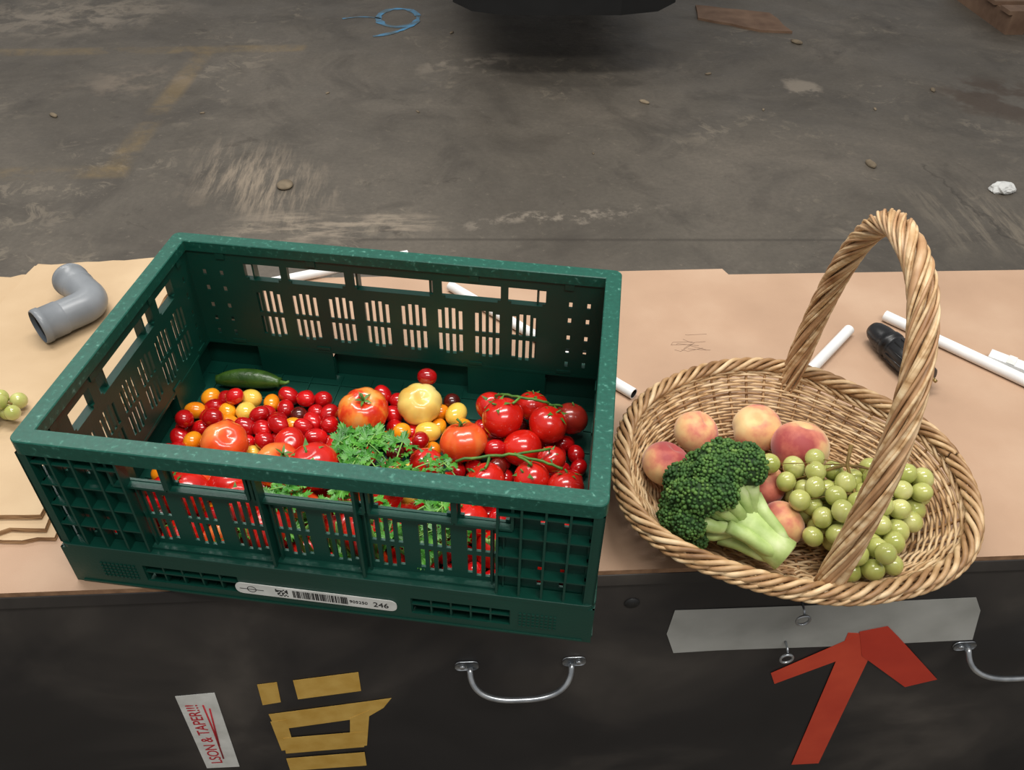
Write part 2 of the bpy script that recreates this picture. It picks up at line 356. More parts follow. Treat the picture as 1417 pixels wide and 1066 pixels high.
for side,half,other in (('f',HL,HS),('b',HL,HS),('r',HS,HL),('l',HS,HL)):
    T=side_T(side); w=.016; nin=other-w; uh=half-w
    holes=[]
    if half==HL:
        grips=((-.205,-.155),(-.145,-.066),(-.054,.054),(.066,.145),(.155,.205))
        for c in (-.178,-.127,-.076,-.0255,.0255,.076,.127,.178): holes+=slots(c)
        for a,b in grips: holes+=[(a,b,.178,.200),(a+.004,b-.004,.174,.178)]
        for u in (-.262,-.238,.238,.262): holes+=dots(u)
    else:
        grips=((-.13,-.085),(-.07,.07),(.085,.13))
        for c in (-.120,-.072,-.024,.024,.072,.120): holes+=slots(c)
        for a,b in grips: holes+=[(a,b,.178,.202),(a+.004,b-.004,.174,.178)]
        for u in (-.160,.160): holes+=dots(u)
    panel(cb,-uh-.001,uh+.001,.062,.2255,holes,nin-.0015,nin+.0015,T)
    for a,b in grips:
        cb.box(a-.004,b+.004,nin+.0016,nin+.010,.170,.173,0,T)
        cb.box(a-.005,a-.002,nin+.0016,nin+.010,.173,.204,0,T); cb.box(b+.002,b+.005,nin+.0016,nin+.010,.173,.204,0,T)
    cb.box(-half+.010,half-.010,nin-.002,other-.006,.0575,.0618,0,T)
    if half==HL: cu=[.2885,.266,.242,.218,.194]; zz=[.1015,.134,.166,.198]; mids=[-.05,.05]
    else: cu=[.1885,.168,.146]; zz=[.1015,.134,.166,.198]; mids=[-.05,.05]
    for s in (-1,1):
        for u in cu: cb.box(s*u-.0012,s*u+.0012,nin+.0016,other-.001,.069,.226,0,T)
        a,b=sorted((s*(half-.006),s*cu[-1]))
        for z in zz: cb.box(a,b,nin+.0016,other-.002,z-.001,z+.001,0,T)
        cb.box(*sorted((s*(half-.0015),s*(half-.0115))),other-.004,other-.0015,.069,.212,0,T)
        for u in (.11*half/.3,.235*half/.3):
            cb.box(s*u-.006,s*u+.006,nin-.0035,nin-.0016,.205,.214,0,T)
            cb.box(s*u-.010,s*u+.010,nin-.003,nin-.0016,.063,.068,0,T)
    for u in mids: cb.box(u-.0015,u+.0015,nin+.0016,other-.001,.069,.226,0,T)
    cb.box(-cu[-1],cu[-1],nin+.0016,other-.006,.0695,.0725,0,T)
    for u in mids+[-cu[-1],cu[-1]]:
        for d in (-.006,.006): cb.box(u+d-.0008,u+d+.0008,nin+.0016,nin+.006,.0725,.168,0,T)
    bn=other+.0005
    vents=[(-.70*half,-.33*half,.016,.044),(.33*half,.70*half,.016,.044)]
    panel(cb,-half-.0004,half+.0004,0,.0620,vents,bn-.0025,bn,T)
    for a,b,z0,z1 in vents:
        cb.box(a,b,bn-.018,bn-.015,.007,.057,0,T)
        k=5
        for i in range(k+1):
            u=a+(b-a)*i/k; cb.box(u-.001,u+.001,bn-.0149,bn-.0026,.014,.046,0,T)
        cb.box(a,b,bn-.0149,bn-.002,.029,.031,0,T)
    for s in (-1,1):
        for i in range(9):
            for j in range(5):
                u=s*half*.80+(i-4)*.0048; z=.018+j*.0055
                cb.box(u-.0014,u+.0014,bn+.0001,bn+.0012,z-.0014,z+.0014,0,T)
    cb.box(-half*.97,half*.97,bn+.0001,bn+.0015,.002,.0045,0,T)
cb.box(-.2975,.2975,-.1975,.1975,.003,.0065,0)
for i in range(13):
    u=-.27+i*.045; cb.box(u-.001,u+.001,-.19,.19,.0066,.0085,0)
for i in range(9):
    v=-.17+i*.0425; cb.box(-.29,.29,v-.001,v+.001,.0066,.0083,0)
cb.obj('crate_body',['green'],False,parent=crate)
wn.obj('crate_rim',['green_worn'],False,parent=crate)
lb=MB(); y=-.2010
def rr(x0,x1,z0,z1,r,n=6):
    o=[]
    for cx,cz,a0 in ((x1-r,z1-r,0),(x0+r,z1-r,90),(x0+r,z0+r,180),(x1-r,z0+r,270)):
        for k in range(n+1):
            a=radians(a0+90*k/n); o.append((cx+r*cos(a),cz+r*sin(a)))
    return o
pl=rr(-.103,.083,.017,.036,.008)
n=len(pl); v=[(x,y,z) for x,z in pl]+[(x,y-.0012,z) for x,z in pl]
lb.add(v,[tuple(range(n)),tuple(range(n,2*n))[::-1]]+[(i,(i+1)%n,n+(i+1)%n,n+i) for i in range(n)],0)
x=-.036
while x<.026:
    w=random.choice([.0006,.001,.0016]); lb.box(x,x+w,y-.0016,y-.001,.0205,.0330,1); x+=w+random.choice([.0006,.0009,.0014])
for a in np.arange(-.056,-.043,.0018):
    for b in np.arange(.0205,.033,.0018):
        if random.random()<.45: lb.box(a,a+.0015,y-.0016,y-.001,b,b+.0015,1)
lb.tube([(-.084+.005*cos(a),y-.0012,.0265+.005*sin(a)) for a in np.linspace(0,2*pi,20)[:-1]],.0005,4,True,1)
lb.box(-.098,-.070,y-.0016,y-.001,.0262,.0268,1)
lb.obj('crate_label',['label','ink'],False,parent=crate)
def text(name,body,size,loc,rot,m,parent=None,ext=.0002):
    cu=bpy.data.curves.new(name,'FONT'); cu.body=body; cu.size=size; cu.extrude=ext; cu.materials.append(M[m])
    o=bpy.data.objects.new(name,cu); bpy.context.collection.objects.link(o); o.location=loc; o.rotation_euler=rot
    if parent:o.parent=parent
    return o
text('label_number','246',.012,(.056,y-.0014,.0220),(pi/2,0,0),'ink',crate)
text('label_small','905250',.007,(.029,y-.0014,.0240),(pi/2,0,0),'ink',crate)

# ================================================================== CRATE CONTENT (packed)
big=[(-26,78,50,34,'tstripe'),(46,108,46,31,'tyellow'),(168,73,62,28,'tred'),(191,50,50,26,'tred'),(225,80,58,26,'tred'),(198,128,44,22,'tred'),(250,108,46,23,'tdark'),(142,118,44,21,'tred'),
 (119,33,58,31,'torange'),(-187,-6,50,30,'torange'),(-100,-43,62,31,'torange'),(-102,-2,56,20,'tred'),(-29,-5,60,24,'tred'),(80,-16,62,21,'tred'),(158,-40,66,25,'tred'),(213,-26,66,23,'tred'),(234,14,62,18,'tred'),(256,-38,70,23,'tred')]
sm=[(-252,100,20,'cor'),(-266,75,20,'cor'),(-268,38,22,'cred'),(-234,100,20,'cred'),(-208,56,25,'cor'),(-200,105,22,'cyel'),(-192,76,25,'cyel'),(-170,78,25,'cred'),(-148,66,27,'cred'),(-121,58,27,'cor'),(-121,86,22,'cdark'),(-97,70,28,'cred'),(-99,120,22,'cred'),(-82,90,26,'cred'),(-70,62,34,'cred'),(-80,33,36,'cred'),(-148,22,34,'cred'),(-243,66,22,'cred'),(-250,40,24,'cred'),(-262,14,26,'cred'),(-256,-14,30,'cred'),(-240,5,34,'cor'),(-178,46,30,'cred'),(93,114,28,'cyel'),(62,72,32,'cyel'),(82,140,24,'cdark'),(150,50,36,'cdark'),(166,10,42,'cdark'),(48,140,62,'cred'),(-15,137,24,'cred'),(-38,128,22,'cred'),(5,134,22,'cred'),(-20,120,26,'cred'),(110,90,26,'cor'),(30,60,36,'cor'),(-225,80,22,'cor'),(-160,40,32,'cred')]
items=[]
for x,y_,z,r,m in big: items.append([x/1e3,y_/1e3,z/1e3,r/1e3,m,1,'big'])
for x,y_,z,m in sm: items.append([x/1e3,y_/1e3,z/1e3,.0130 if m!='cyel' else .0150,m,.6,'small'])
for i in range(24):
    items.append([rng.uniform(-.25,.25),rng.uniform(-.16,-.06),rng.uniform(.03,.06),rng.uniform(.025,.031),random.choice(['tred','tred','torange']),.03,'big'])
for i in range(210):
    y_=rng.uniform(-.165,.105); x=rng.uniform(-.265,.27)
    hm=.075 if y_<-.02 else (.045 if y_<.06 else .03)
    m=random.choices(['cred','cor','cdark','cyel'],[.80,.11,.05,.04])[0]
    items.append([x,y_,rng.uniform(.02,hm),rng.uniform(.0110,.0135),m,.02,'small'])
P=np.array([[i[0],i[1],i[2]] for i in items]); P0=P.copy(); Rr=np.array([i[3] for i in items]); Wt=np.array([i[5] for i in items]); inv=1/(Wt*8+.2)
Rc=Rr*np.array([.93 if i[6]=='big' else 1.02 for i in items])
for it in range(420):
    P+= (P0-P)*(Wt*.25)[:,None]*(1 if it<330 else .2)
    P[:,2]-=.0004*(Wt<.5)
    D=P[:,None,:]-P[None,:,:]; d=np.linalg.norm(D,axis=2)+1e-9; ov=(Rc[:,None]+Rc[None,:])-d; np.fill_diagonal(ov,0); ov=np.clip(ov,0,None)
    wgt=inv[:,None]/(inv[:,None]+inv[None,:])
    P+= np.clip((D/d[...,None]*(ov*wgt)[...,None]).sum(1)*.45,-.004,.004)
    P[:,0]=np.clip(P[:,0],-.281+Rr,.281-Rr); P[:,1]=np.clip(P[:,1],-.181+Rr,.181-Rr); P[:,2]=np.maximum(P[:,2],.009+Rr*.92)
    fl=Wt<.5; cap=np.where(P[:,1]<-.02,.082,np.where(P[:,1]<.06,.056,.034)); P[:,2]=np.where(fl,np.minimum(P[:,2],cap+Rr*.3),P[:,2])
ch=MB(); mats=['cred','cor','cyel','cdark','calyx']
for i,it in enumerate(items):
    x,y_,z=P[i]; wx,wy=K(x,y_); r=it[3]; m=it[4]
    if it[6]=='small':
        el=rng.uniform(1.12,1.35) if m!='cdark' else 1.0
        V,F=lathe_sphere(r*.95,18,12,0,0,1.,.06,i,.01,el)
        R=rotm((rng.uniform(.9,2.1) ,0,rng.uniform(0,6.28)))
        ch.add((R@V.T).T+np.array([wx,wy,z]),F,mats.index(m))
    else:
        lob={'tstripe':9,'tyellow':8,'torange':7,'tred':0,'tdark':0}[m]
        mb=MB(); V,F=lathe_sphere(r,40,22,lob,.13 if m=='tyellow' else .11,.84 if lob else .92,.22 if lob else .1,i,.02)
        mb.add(V,F,0)
        if m!='tyellow' and rng.rand()<.6: calyx(mb,np.array([0,0,r*.72]),r,1,5,i,True,size=1.2 if m=='tred' else .6)
        base='beefsteak_tomato' if lob else 'tomato'
        mb.obj(base,[m,'calyx'],True,loc=(wx,wy,z),rot=(rng.uniform(-.7,.5),rng.uniform(-.5,.5),rng.uniform(0,6.28)))
o=ch.obj('cherry_tomatoes',mats,True)
cc=MB(); a=np.array([*K(-.262,.138),.024]); b=np.array([*K(-.168,.143),.026]); tt=np.linspace(0,1,22)
path=a+(b-a)*tt[:,None]; path[:,1]+=.006*np.sin(tt*pi)
cc.tube(path,.0145*np.clip(np.sin(np.clip(tt*pi,.12,3.0))**.35,.2,1),18)
cc.tube([path[-1],path[-1]+(b-a)*.09,path[-1]+(b-a)*.14+np.array([0,0,.003])],[.004,.0025,.002],6,mi=1)
cc.obj('cucumber',['cuc','calyx'],True)
vs=MB()
def vine(pts,r=.0018):
    q=[]
    for k in range(len(pts)-1):
        a=np.array(pts[k]);b=np.array(pts[k+1])
        for s in np.linspace(0,1,5)[:-1]: q.append(a+(b-a)*s+rng.randn(3)*.0006)
    q.append(np.array(pts[-1])); q=[(*K(p[0],p[1]),p[2]) for p in q]
    vs.tube(q,r,6)
vine([(.148,.118,.066),(.162,.105,.082),(.185,.095,.088),(.205,.098,.084),(.222,.10,.078)],.0019)
vine([(.185,.095,.088),(.176,.08,.090)]); vine([(.205,.098,.084),(.202,.115,.072)]); vine([(.222,.10,.078),(.24,.105,.07)])
vine([(.12,-.03,.088),(.16,-.02,.092),(.19,-.01,.090),(.225,-.02,.092),(.250,-.03,.094)],.0019)
vine([(.19,-.01,.090),(.213,-.026,.09)]); vine([(.19,-.01,.090),(.232,.012,.083)]); vine([(.16,-.02,.092),(.158,-.04,.092)])
vs.obj('tomato_vine',['calyx'],True)
# parsley
pa=MB()
def leaflet(c,size,nrm,az,seed):
    rs=np.random.RandomState(seed); n=31; v=[(0,0,0)]
    for k in range(n):
        a=-2.3+4.6*k/(n-1); lobe=.45+.55*abs(cos(a*1.5))**.8; tooth=.80 if k%2 else 1.08
        rr_=size*lobe*tooth; v.append((rr_*cos(a)+size*.25,rr_*sin(a)*.85,size*.13*sin(a*5+rs.rand()*6)+size*.04*rs.randn()))
    v=np.array(v); R=np.array((Matrix.Rotation(az,3,'Z')@Matrix.Rotation(nrm[0],3,'Y')@Matrix.Rotation(nrm[1],3,'X')))
    pa.add((R@v.T).T+c,[(0,k,k+1) for k in range(1,n)],0)
def sprig(x,y_,z,az,seed,L=.024,lift=.3,sz=.0110):
    rs=np.random.RandomState(seed); wx,wy=K(x,y_); p=np.array([wx,wy,z]); d=np.array([cos(az),sin(az),lift])
    pts=[p+d*L*s+np.array([0,0,-.5*L*s*s*lift]) for s in np.linspace(-.6,1,7)]
    pa.tube(pts,.0009,5,mi=1)
    for k in range(5):
        s=1-.17*k; q=pts[-1]*s+pts[1]*(1-s); a=az+(0 if k==0 else (1 if k%2 else -1)*(.8+.4*rs.rand()))
        off=np.array([cos(a),sin(a),.1])*.008
        leaflet(q+off*(k>0),sz*(.8+.5*rs.rand()),(rs.uniform(-.5,.4),rs.uniform(-.5,.5)),a,seed*13+k)
for i in range(16):
    t_=(i+.5)/16; x=-.060+.130*t_
    sprig(x,-.058+.012*rng.randn(),.090+.008*rng.rand(),rng.uniform(0,6.28),i)
for i in range(7): sprig(.006+.015*rng.randn(),-.022+.010*rng.randn(),.087+.006*rng.rand(),rng.uniform(0.5,2.6),i+50)
for i in range(3): sprig(.075+.022*i,-.048,.088,rng.uniform(0,6.28),i+70,L=.018,sz=.007)
for i in range(40): sprig(rng.uniform(-.11,.13),rng.uniform(-.150,-.10),rng.uniform(.045,.10),rng.uniform(0,6.28),i+100)
for k in range(14):
    x=rng.uniform(-.03,.2); vx=[(x+rng.randn()*.01,-.168,.02+.1*s) for s in np.linspace(0,1,4)]
    pa.tube([(*K(p[0],p[1]),p[2]) for p in vx],.0022,6,mi=1)
pa.obj('parsley_bunch',['parsley','parsleystem'],True)

# ================================================================== BASKET
bc=np.array([.66,.095])
rp=np.array([(-.205,.033),(-.18,.111),(-.11,.168),(-.032,.2),(.068,.187),(.145,.113),(.21,.055),(.218,-.034),(.202,-.108),(.155,-.162),(.073,-.188),(-.052,-.186),(-.136,-.15),(-.207,-.10),(-.216,-.003)])
ra=np.arctan2(rp[:,1],rp[:,0]); rr0=np.hypot(rp[:,0],rp[:,1])-.010; o_=np.argsort(ra); ra=ra[o_]; rr0=rr0[o_]
tg=np.linspace(-pi,pi,361)[:-1]; rg=np.interp(tg,ra,rr0,period=2*pi)
kern=np.exp(-np.linspace(-2,2,61)**2); kern/=kern.sum(); rg=np.convolve(np.concatenate([rg[-30:],rg,rg[:30]]),kern,'valid')
def rim_r(a): return np.interp((a+pi)%(2*pi)-pi,tg,rg,period=2*pi)
def base_r(a): 
    A,B=.150,.108; q=a+.25; return A*B/np.sqrt((B*np.cos(q))**2+(A*np.sin(q))**2)
ZR=.078
def S(a,t):
    rb,rm=base_r(a),rim_r(a); r=rb+(rm-rb)*(t**.85); z=.005+(ZR-.005)*t**1.25
    return np.stack([bc[0]+r*np.cos(a),bc[1]+r*np.sin(a),z+0*a],-1)
bk=MB(); NS=44; Mp=NS*4; aa=np.arange(Mp)*2*pi/Mp
for i in range(25):
    t0=(i+.5)/26
    p=S(aa,t0*np.ones(Mp)); n=np.stack([np.cos(aa)*.7,np.sin(aa)*.7,-.7*np.ones(Mp)],-1)
    disp=.0025*np.cos(NS/2*aa+pi*i)+.0005*rng.randn(Mp)
    p=p+n*disp[:,None]; p[:,2]+=.0006*rng.randn(); p[:,2]=np.maximum(p[:,2],.0024)
    bk.tube(p,.0018+.0002*rng.randn(),6,True,0 if rng.rand()<.75 else 1)
for i in range(24):
    s=.10+.9*(i+.5)/24; r=base_r(aa)*s
    p=np.stack([bc[0]+r*np.cos(aa),bc[1]+r*np.sin(aa),.0045+.0016*np.cos(NS/2*aa+pi*i)],-1)
    bk.tube(p,.0018,5,True,0 if rng.rand()<.7 else 1)
for k in range(NS):
    a=2*pi*k/NS; ts=np.linspace(0,1,12); p=S(a*np.ones(12),ts)
    r=base_r(a); q=np.array([[bc[0]+r*s*cos(a),bc[1]+r*s*sin(a),.0045] for s in np.linspace(.08,.95,6)])
    bk.tube(np.concatenate([q,p]),.0020,6,mi=1)
fa=np.linspace(0,2*pi,97)[:-1]
for k in range(3):
    r=base_r(fa)*1.0; ph=fa*20+k*2*pi/3
    bk.tube(np.stack([bc[0]+(r+.003*np.cos(ph))*np.cos(fa),bc[1]+(r+.003*np.cos(ph))*np.sin(fa),.0044+.002*np.sin(ph)],-1),.0022,6,True,1)
ba=np.linspace(0,2*pi,481)[:-1]
def ring(rad_off,z_off,tw,phase,ar,az_,rad,mi):
    rm=rim_r(ba)+rad_off; ph=ba*tw+phase
    rr_=rm+ar*np.cos(ph); z=ZR+z_off+az_*np.sin(ph)+.004*np.sin(ba*2+.6)
    bk.tube(np.stack([bc[0]+rr_*np.cos(ba),bc[1]+rr_*np.sin(ba),z],-1),rad,7,True,mi)
for k in range(5): ring(.001,.001,15,k*2*pi/5,.0075,.0062,.0032,0 if k%2 else 1)
for k in range(3): ring(-.005,-.010,-21,k*2*pi/3,.0035,.003,.0022,0)
for k in range(4): ring(.007,-.005,22,k*pi/2,.005,.0045,.0023,k%2)
bk_root=empty('wicker_basket')
bk.obj('basket_weave',['wick','wick2'],True,parent=bk_root)
hd=MB()
A=np.array([.722,.268,.070]);B=np.array([.657,-.076,.078]);Tt=np.array([.729,.136,.375]); Mm=(A+B)/2
tt=np.linspace(-.08,pi+.03,140)
def harc(t): 
    c,s=np.cos(t),np.sin(t)
    P_=Mm+(A-Mm)*(np.sign(c)*abs(c)**.92)[:,None]+(Tt-Mm)*(np.sign(s)*abs(s)**.92)[:,None]
    P_[:,0]+=.014*np.clip(s,0,1)*np.clip(-c,0,1)*2
    return P_
C_=harc(tt); Tn=np.gradient(C_,axis=0);Tn/=np.linalg.norm(Tn,axis=1)[:,None]
side=np.cross(A-Mm,Tt-Mm);side/=np.linalg.norm(side); nr=np.cross(Tn,side); nr/=np.linalg.norm(nr,axis=1)[:,None]
hd.tube(C_,.0068,8,mi=1)
for k in range(6):
    ph=2*pi*k/6+np.linspace(0,2*pi*3.4,140); wob=1+.10*np.sin(ph*.37+k)
    hd.tube(C_+ (.0100*wob)[:,None]*(np.cos(ph)[:,None]*side+np.sin(ph)[:,None]*nr),.0046+.0004*rng.randn(),8,mi=k%2)
for k in range(10):
    ph=2*pi*k/10+.3+np.linspace(0,2*pi*3.4,140)
    hd.tube(C_+.0138*(np.cos(ph)[:,None]*side+np.sin(ph)[:,None]*nr),.0018,6,mi=(k+1)%2)
hd.obj('basket_handle',['wickh','wick'],True,parent=bk_root)

def peach(x,y_,z,r,rot,seed):
    nu,nv=36,24; V=[]
    for i in range(nv+1):
        th=pi*i/nv
        for j in range(nu):
            a=2*pi*j/nu; k=1-.09*math.exp(-(((a+pi)%(2*pi)-pi)/.22)**2)*sin(th)**.4
            zz_=r*.90*cos(th)-.22*r*math.exp(-(sin(th)/.28)**2)*(1 if cos(th)>0 else -.3)
            V.append((r*k*sin(th)*cos(a),r*k*sin(th)*sin(a),zz_))
    F=[(i*nu+j,(i+1)*nu+j,(i+1)*nu+(j+1)%nu,i*nu+(j+1)%nu) for i in range(nv) for j in range(nu)]
    mb=MB(); mb.add(V,F); mb.obj('peach',['peach'],True,loc=(x,y_,z),rot=rot)
for x,y_,z,r,rot in ((.518,.124,.052,.031,(.2,.5,1)),(.570,.182,.050,.030,(.4,-.3,2)),(.655,.190,.046,.033,(-.3,.3,3.)),(.698,.144,.056,.037,(.35,.2,2.2)),(.636,.090,.044,.028,(.9,.4,5)),(.643,.030,.042,.028,(.2,1.1,.5)),(.600,.140,.034,.025,(.3,.2,.7))):
    peach(x,y_,z,r,rot,0)

# broccoli
br=MB()
def ico(sub=1):
    import bmesh
    bm=bmesh.new(); bmesh.ops.create_icosphere(bm,subdivisions=sub,radius=1); v=np.array([x.co[:] for x in bm.verts]); f=[tuple(x.index for x in q.verts) for q in bm.faces]; bm.free(); return v,f
iv,if_=ico(2); iv3,if3=ico(3)
iv1,if1=ico(1)
br.tube([(0,0,-.004),(0,0,-.003),(0.001,0,.016),(0,.001,.040),(0,0,.058),(0,0,.075)],[.018,.0205,.0195,.0205,.024,.021],18,mi=1)
br.tube([(0,0,-.0044),(0,0,-.0038)],[.0175,.0175],18,mi=2)
for k in range(4):
    a=k*1.7+.4; br.tube([(.012*cos(a),.012*sin(a),.004),(.017*cos(a),.017*sin(a),.02),(.024*cos(a),.024*sin(a),.046),(.034*cos(a),.034*sin(a),.066)],[.006,.0085,.0085,.008],9,mi=1)
cen=np.array([0,0,.094]); fl=[]
for k in range(28):
    ph=k*2.39996; c=1-(k+.5)/28*1.1; s=math.sqrt(max(0,1-c*c)); d=np.array([s*cos(ph),s*sin(ph),c])
    Rk=.041+.010*rng.rand(); fr=.0175+.006*rng.rand(); p=cen+d*Rk*np.array([1.20,1.20,.95]); fl.append((p,fr,d))
for p,fr,d in fl:
    base=np.array([d[0]*.010,d[1]*.010,.050+.012*rng.rand()]); mid=(base+p)/2+np.array([d[0],d[1],-.3])*.004
    br.tube([base,mid,p-d*fr*.3],[.0085,.0075,.011],10,mi=1)
    nz=np.array([1+.08*mnoise.noise(Vector(q*2.3+p*80)) for q in iv3]); br.add(iv3*nz[:,None]*fr*.95+p,if3,3)
    n=240
    for j in range(n):
        z=1-2*(j+.5)/n; a=j*2.39996; q=np.array([math.sqrt(1-z*z)*cos(a),math.sqrt(1-z*z)*sin(a),z])+rng.randn(3)*.05
        q/=np.linalg.norm(q)
        if q.dot(d)<-.25: continue
        pp=p+q*fr*(.96+.12*rng.rand())
        if any(np.linalg.norm(pp-p2)<f2*.93 for p2,f2,_ in fl if p2 is not p): continue
        rr_=.0016+.0015*rng.rand(); br.add(iv1*rr_+pp,if1,0)
e=np.array([.625,-.024,.054]); tgt=np.array([.545,.052,.084]); zax=(tgt-e);zax/=np.linalg.norm(zax); q=Vector(zax).to_track_quat('Z','Y')
o=br.obj('broccoli',['broc','brocstem','broccut','brocdk'],True); o.location=e; o.rotation_mode='QUATERNION'; o.rotation_quaternion=q

# grapes
def grapes(targets,walls,r=.0118,iters=200,pull=.03):
    G=np.array(targets); G0=G.copy()
    for it in range(iters):
        D=G[:,None,:]-G[None,:,:]; d=np.linalg.norm(D,axis=2)+1e-9; ov=np.clip(1.96*r-d,0,None); np.fill_diagonal(ov,0)
        G+=np.clip((D/d[...,None]*(ov*.5)[...,None]).sum(1)*.5,-.003,.003); G+=(G0-G)*(pull if it<iters-40 else .0)
        G=walls(G)
    mb=MB(); V,F=lathe_sphere(r,22,15,0,0,1,.0,0,0,1.1)
    for i,g in enumerate(G):
        R=rotm((rng.uniform(-.8,.8),rng.uniform(-.8,.8),0)); mb.add((R@(V*rng.uniform(.90,1.03)).T).T+g,F,0)
    return mb,G
tg_=[]
for c,n,s in (((.672,.075,.056),8,.012),((.695,.055,.060),12,.016),((.722,.030,.062),17,.02),((.765,.045,.064),18,.018),((.795,.052,.060),10,.012),((.715,-.002,.056),14,.016),((.722,-.042,.058),9,.011)):
    for k in range(n): tg_.append(np.array(c)+rng.randn(3)*np.array([s,s,.010]))
pc=np.array([(.698,.144,.056,.037),(.636,.090,.044,.028),(.643,.030,.042,.028),(.625,-.024,.054,.021)])
def bw(G):
    for x,y_,z,r in pc:
        d=G-np.array([x,y_,z]); l=np.linalg.norm(d,axis=1); k=np.maximum(1,(r+.0125)/l); G=np.array([x,y_,z])+d*k[:,None]
    a=np.arctan2(G[:,1]-bc[1],G[:,0]-bc[0]); r=np.hypot(G[:,0]-bc[0],G[:,1]-bc[1]); rb,rm=base_r(a),rim_r(a)
    t=np.clip((r+.008-rb)/(rm-rb),0,1)**(1/.85); z=.005+(ZR-.005)*t**1.25+.016; G[:,2]=np.maximum(G[:,2],z)
    lim=rm-.033; k=np.minimum(1,lim/r); G[:,0]=bc[0]+(G[:,0]-bc[0])*k; G[:,1]=bc[1]+(G[:,1]-bc[1])*k; G[:,2]=np.minimum(G[:,2],.090); return G
gm,G=grapes(tg_,bw,.0128)
main=[np.array([.722,.078,.125]),np.array([.716,.062,.108]),np.array([.722,.035,.086]),np.array([.725,.0,.066]),np.array([.722,-.03,.058])]
gm.tube(main,[.0026,.002,.002,.0016,.001],6,mi=1)
gm.tube([main[1],np.array([.745,.062,.100]),np.array([.785,.052,.075])],.0015,6,mi=1); gm.tube([main[1],np.array([.695,.066,.094]),np.array([.672,.078,.066])],.0015,6,mi=1)
for g in G: 
    j=min(main,key=lambda q:np.linalg.norm(q-g)); d=(j-g); gm.tube([g+d/np.linalg.norm(d)*.011,g+d*.5+np.array([0,0,.002]),j],.0007,4,mi=1)
gm.obj('grape_bunch',['grape','twig'],True)
tg_=[np.array([-.385,.278,.040])+rng.randn(3)*np.array([.022,.011,.006]) for k in range(15)]
def fw(G): G[:,2]=np.clip(G[:,2],.0372,.06); return G
gm,G=grapes(tg_,fw,.0110)
gm.tube([(-.42,.29,.052),(-.38,.28,.056),(-.345,.272,.05)],.0016,6,mi=1)
gm.obj('grape_bunch',['grape','twig'],True)

# ================================================================== PVC ELBOW
el=MB()
SC=.88; c0=np.array([-.338,.500,.0]); zc=.0243+.0315*SC
m0=c0+(np.array([-.372,.430,.0])-c0)*SC;bd=c0+(np.array([-.297,.500,.0])-c0)*SC;en=c0+(np.array([-.358,.566,.0])-c0)*SC
def bez(a,b,c,n): t=np.linspace(0,1,n)[:,None]; return a*(1-t)**2+2*b*t*(1-t)+c*t*t
d1=(bd-m0)/np.linalg.norm(bd-m0); d2=(en-bd)/np.linalg.norm(en-bd)
s1=m0+d1*.045*SC; s2=bd-d1*.030*SC; s3=bd+d2*.030*SC; s4=en-d2*.028*SC
path=np.concatenate([[s1-d1*.004,s1],bez(s2,bd,s3,14),[s4,s4+d2*.002]]); path[:,2]=zc
el.tube(path,.0285*SC,32,cap=False)
def sock(a,b,ro,ri,mb=el):
    a=a.copy();b=b.copy();a[2]=b[2]=zc; d=(b-a)/np.linalg.norm(b-a); L=np.linalg.norm(b-a)
    mb.tube(np.array([a-d*.0,a+d*.0005,a+d*.004,a+d*.0045,a+d*.011,a+d*.0115,a+d*(L-.004),a+d*L]),[ri,ro-.001,ro,ro+.0,ro+.0,ro-.0015,ro-.0015,.0282*SC],32,cap=False)
    mb.tube(np.array([a,a+d*.012,a+d*L*.9,a+d*L]),[ri,ri,ri,.0235*SC],32,cap=False,mi=1)
    mb.tube(np.array([a+d*.006,a+d*.009]),[ri-.001,ri-.001],32,cap=False,mi=2)
sock(m0,s1,.0315*SC,.0285*SC)
en2=en+d2*.012
sock(en2,s4,.0315*SC,.0285*SC)
el.obj('pvc_elbow_fitting',['pvc','pvcin','rubber'],True)

# ================================================================== WHITE PIPES
def pipe(a,b,r=.008,z=None):
    mb=MB(); a=np.array([*a,r if z is None else z]);b=np.array([*b,r if z is None else z]); d=(b-a)/np.linalg.norm(b-a)
    mb.tube([a,b],r,20,cap=False); mb.tube([a,a+d*.02],r*.8,20,cap=False,mi=1); mb.tube([b,b-d*.02],r*.8,20,cap=False,mi=1)
    for p,s in ((a,1),(b,-1)):
        mb.tube([p,p+d*s*.0001],[r,r*.8],20,cap=False); 
        mb.tube([p+d*s*.018,p+d*s*.0185],[r*.8,r*.8],20,mi=1)
    return mb
pipe((.960,.482),(1.175,.242),.009).obj('white_pipe',['white','rubber'],True)
pipe((.887,.447),(.760,.318),.0085).obj('white_pipe',['white','rubber'],True)
pipe((.245,.590),(.512,.306),.0085).obj('white_pipe',['white','rubber'],True)
pipe((-.160,.575),(.17,.690),.008).obj('white_pipe',['white','rubber'],True)
tg2=MB(); tg2.box(-.032,.032,-.011,.011,0,.016,0); tg2.box(-.006,.006,-.0115,.0115,.0162,.0175,1)
tg2.obj('white_cable_clip',['white','label'],False,loc=(1.108,.352,0),rot=(0,0,-.72),bevel=.004)

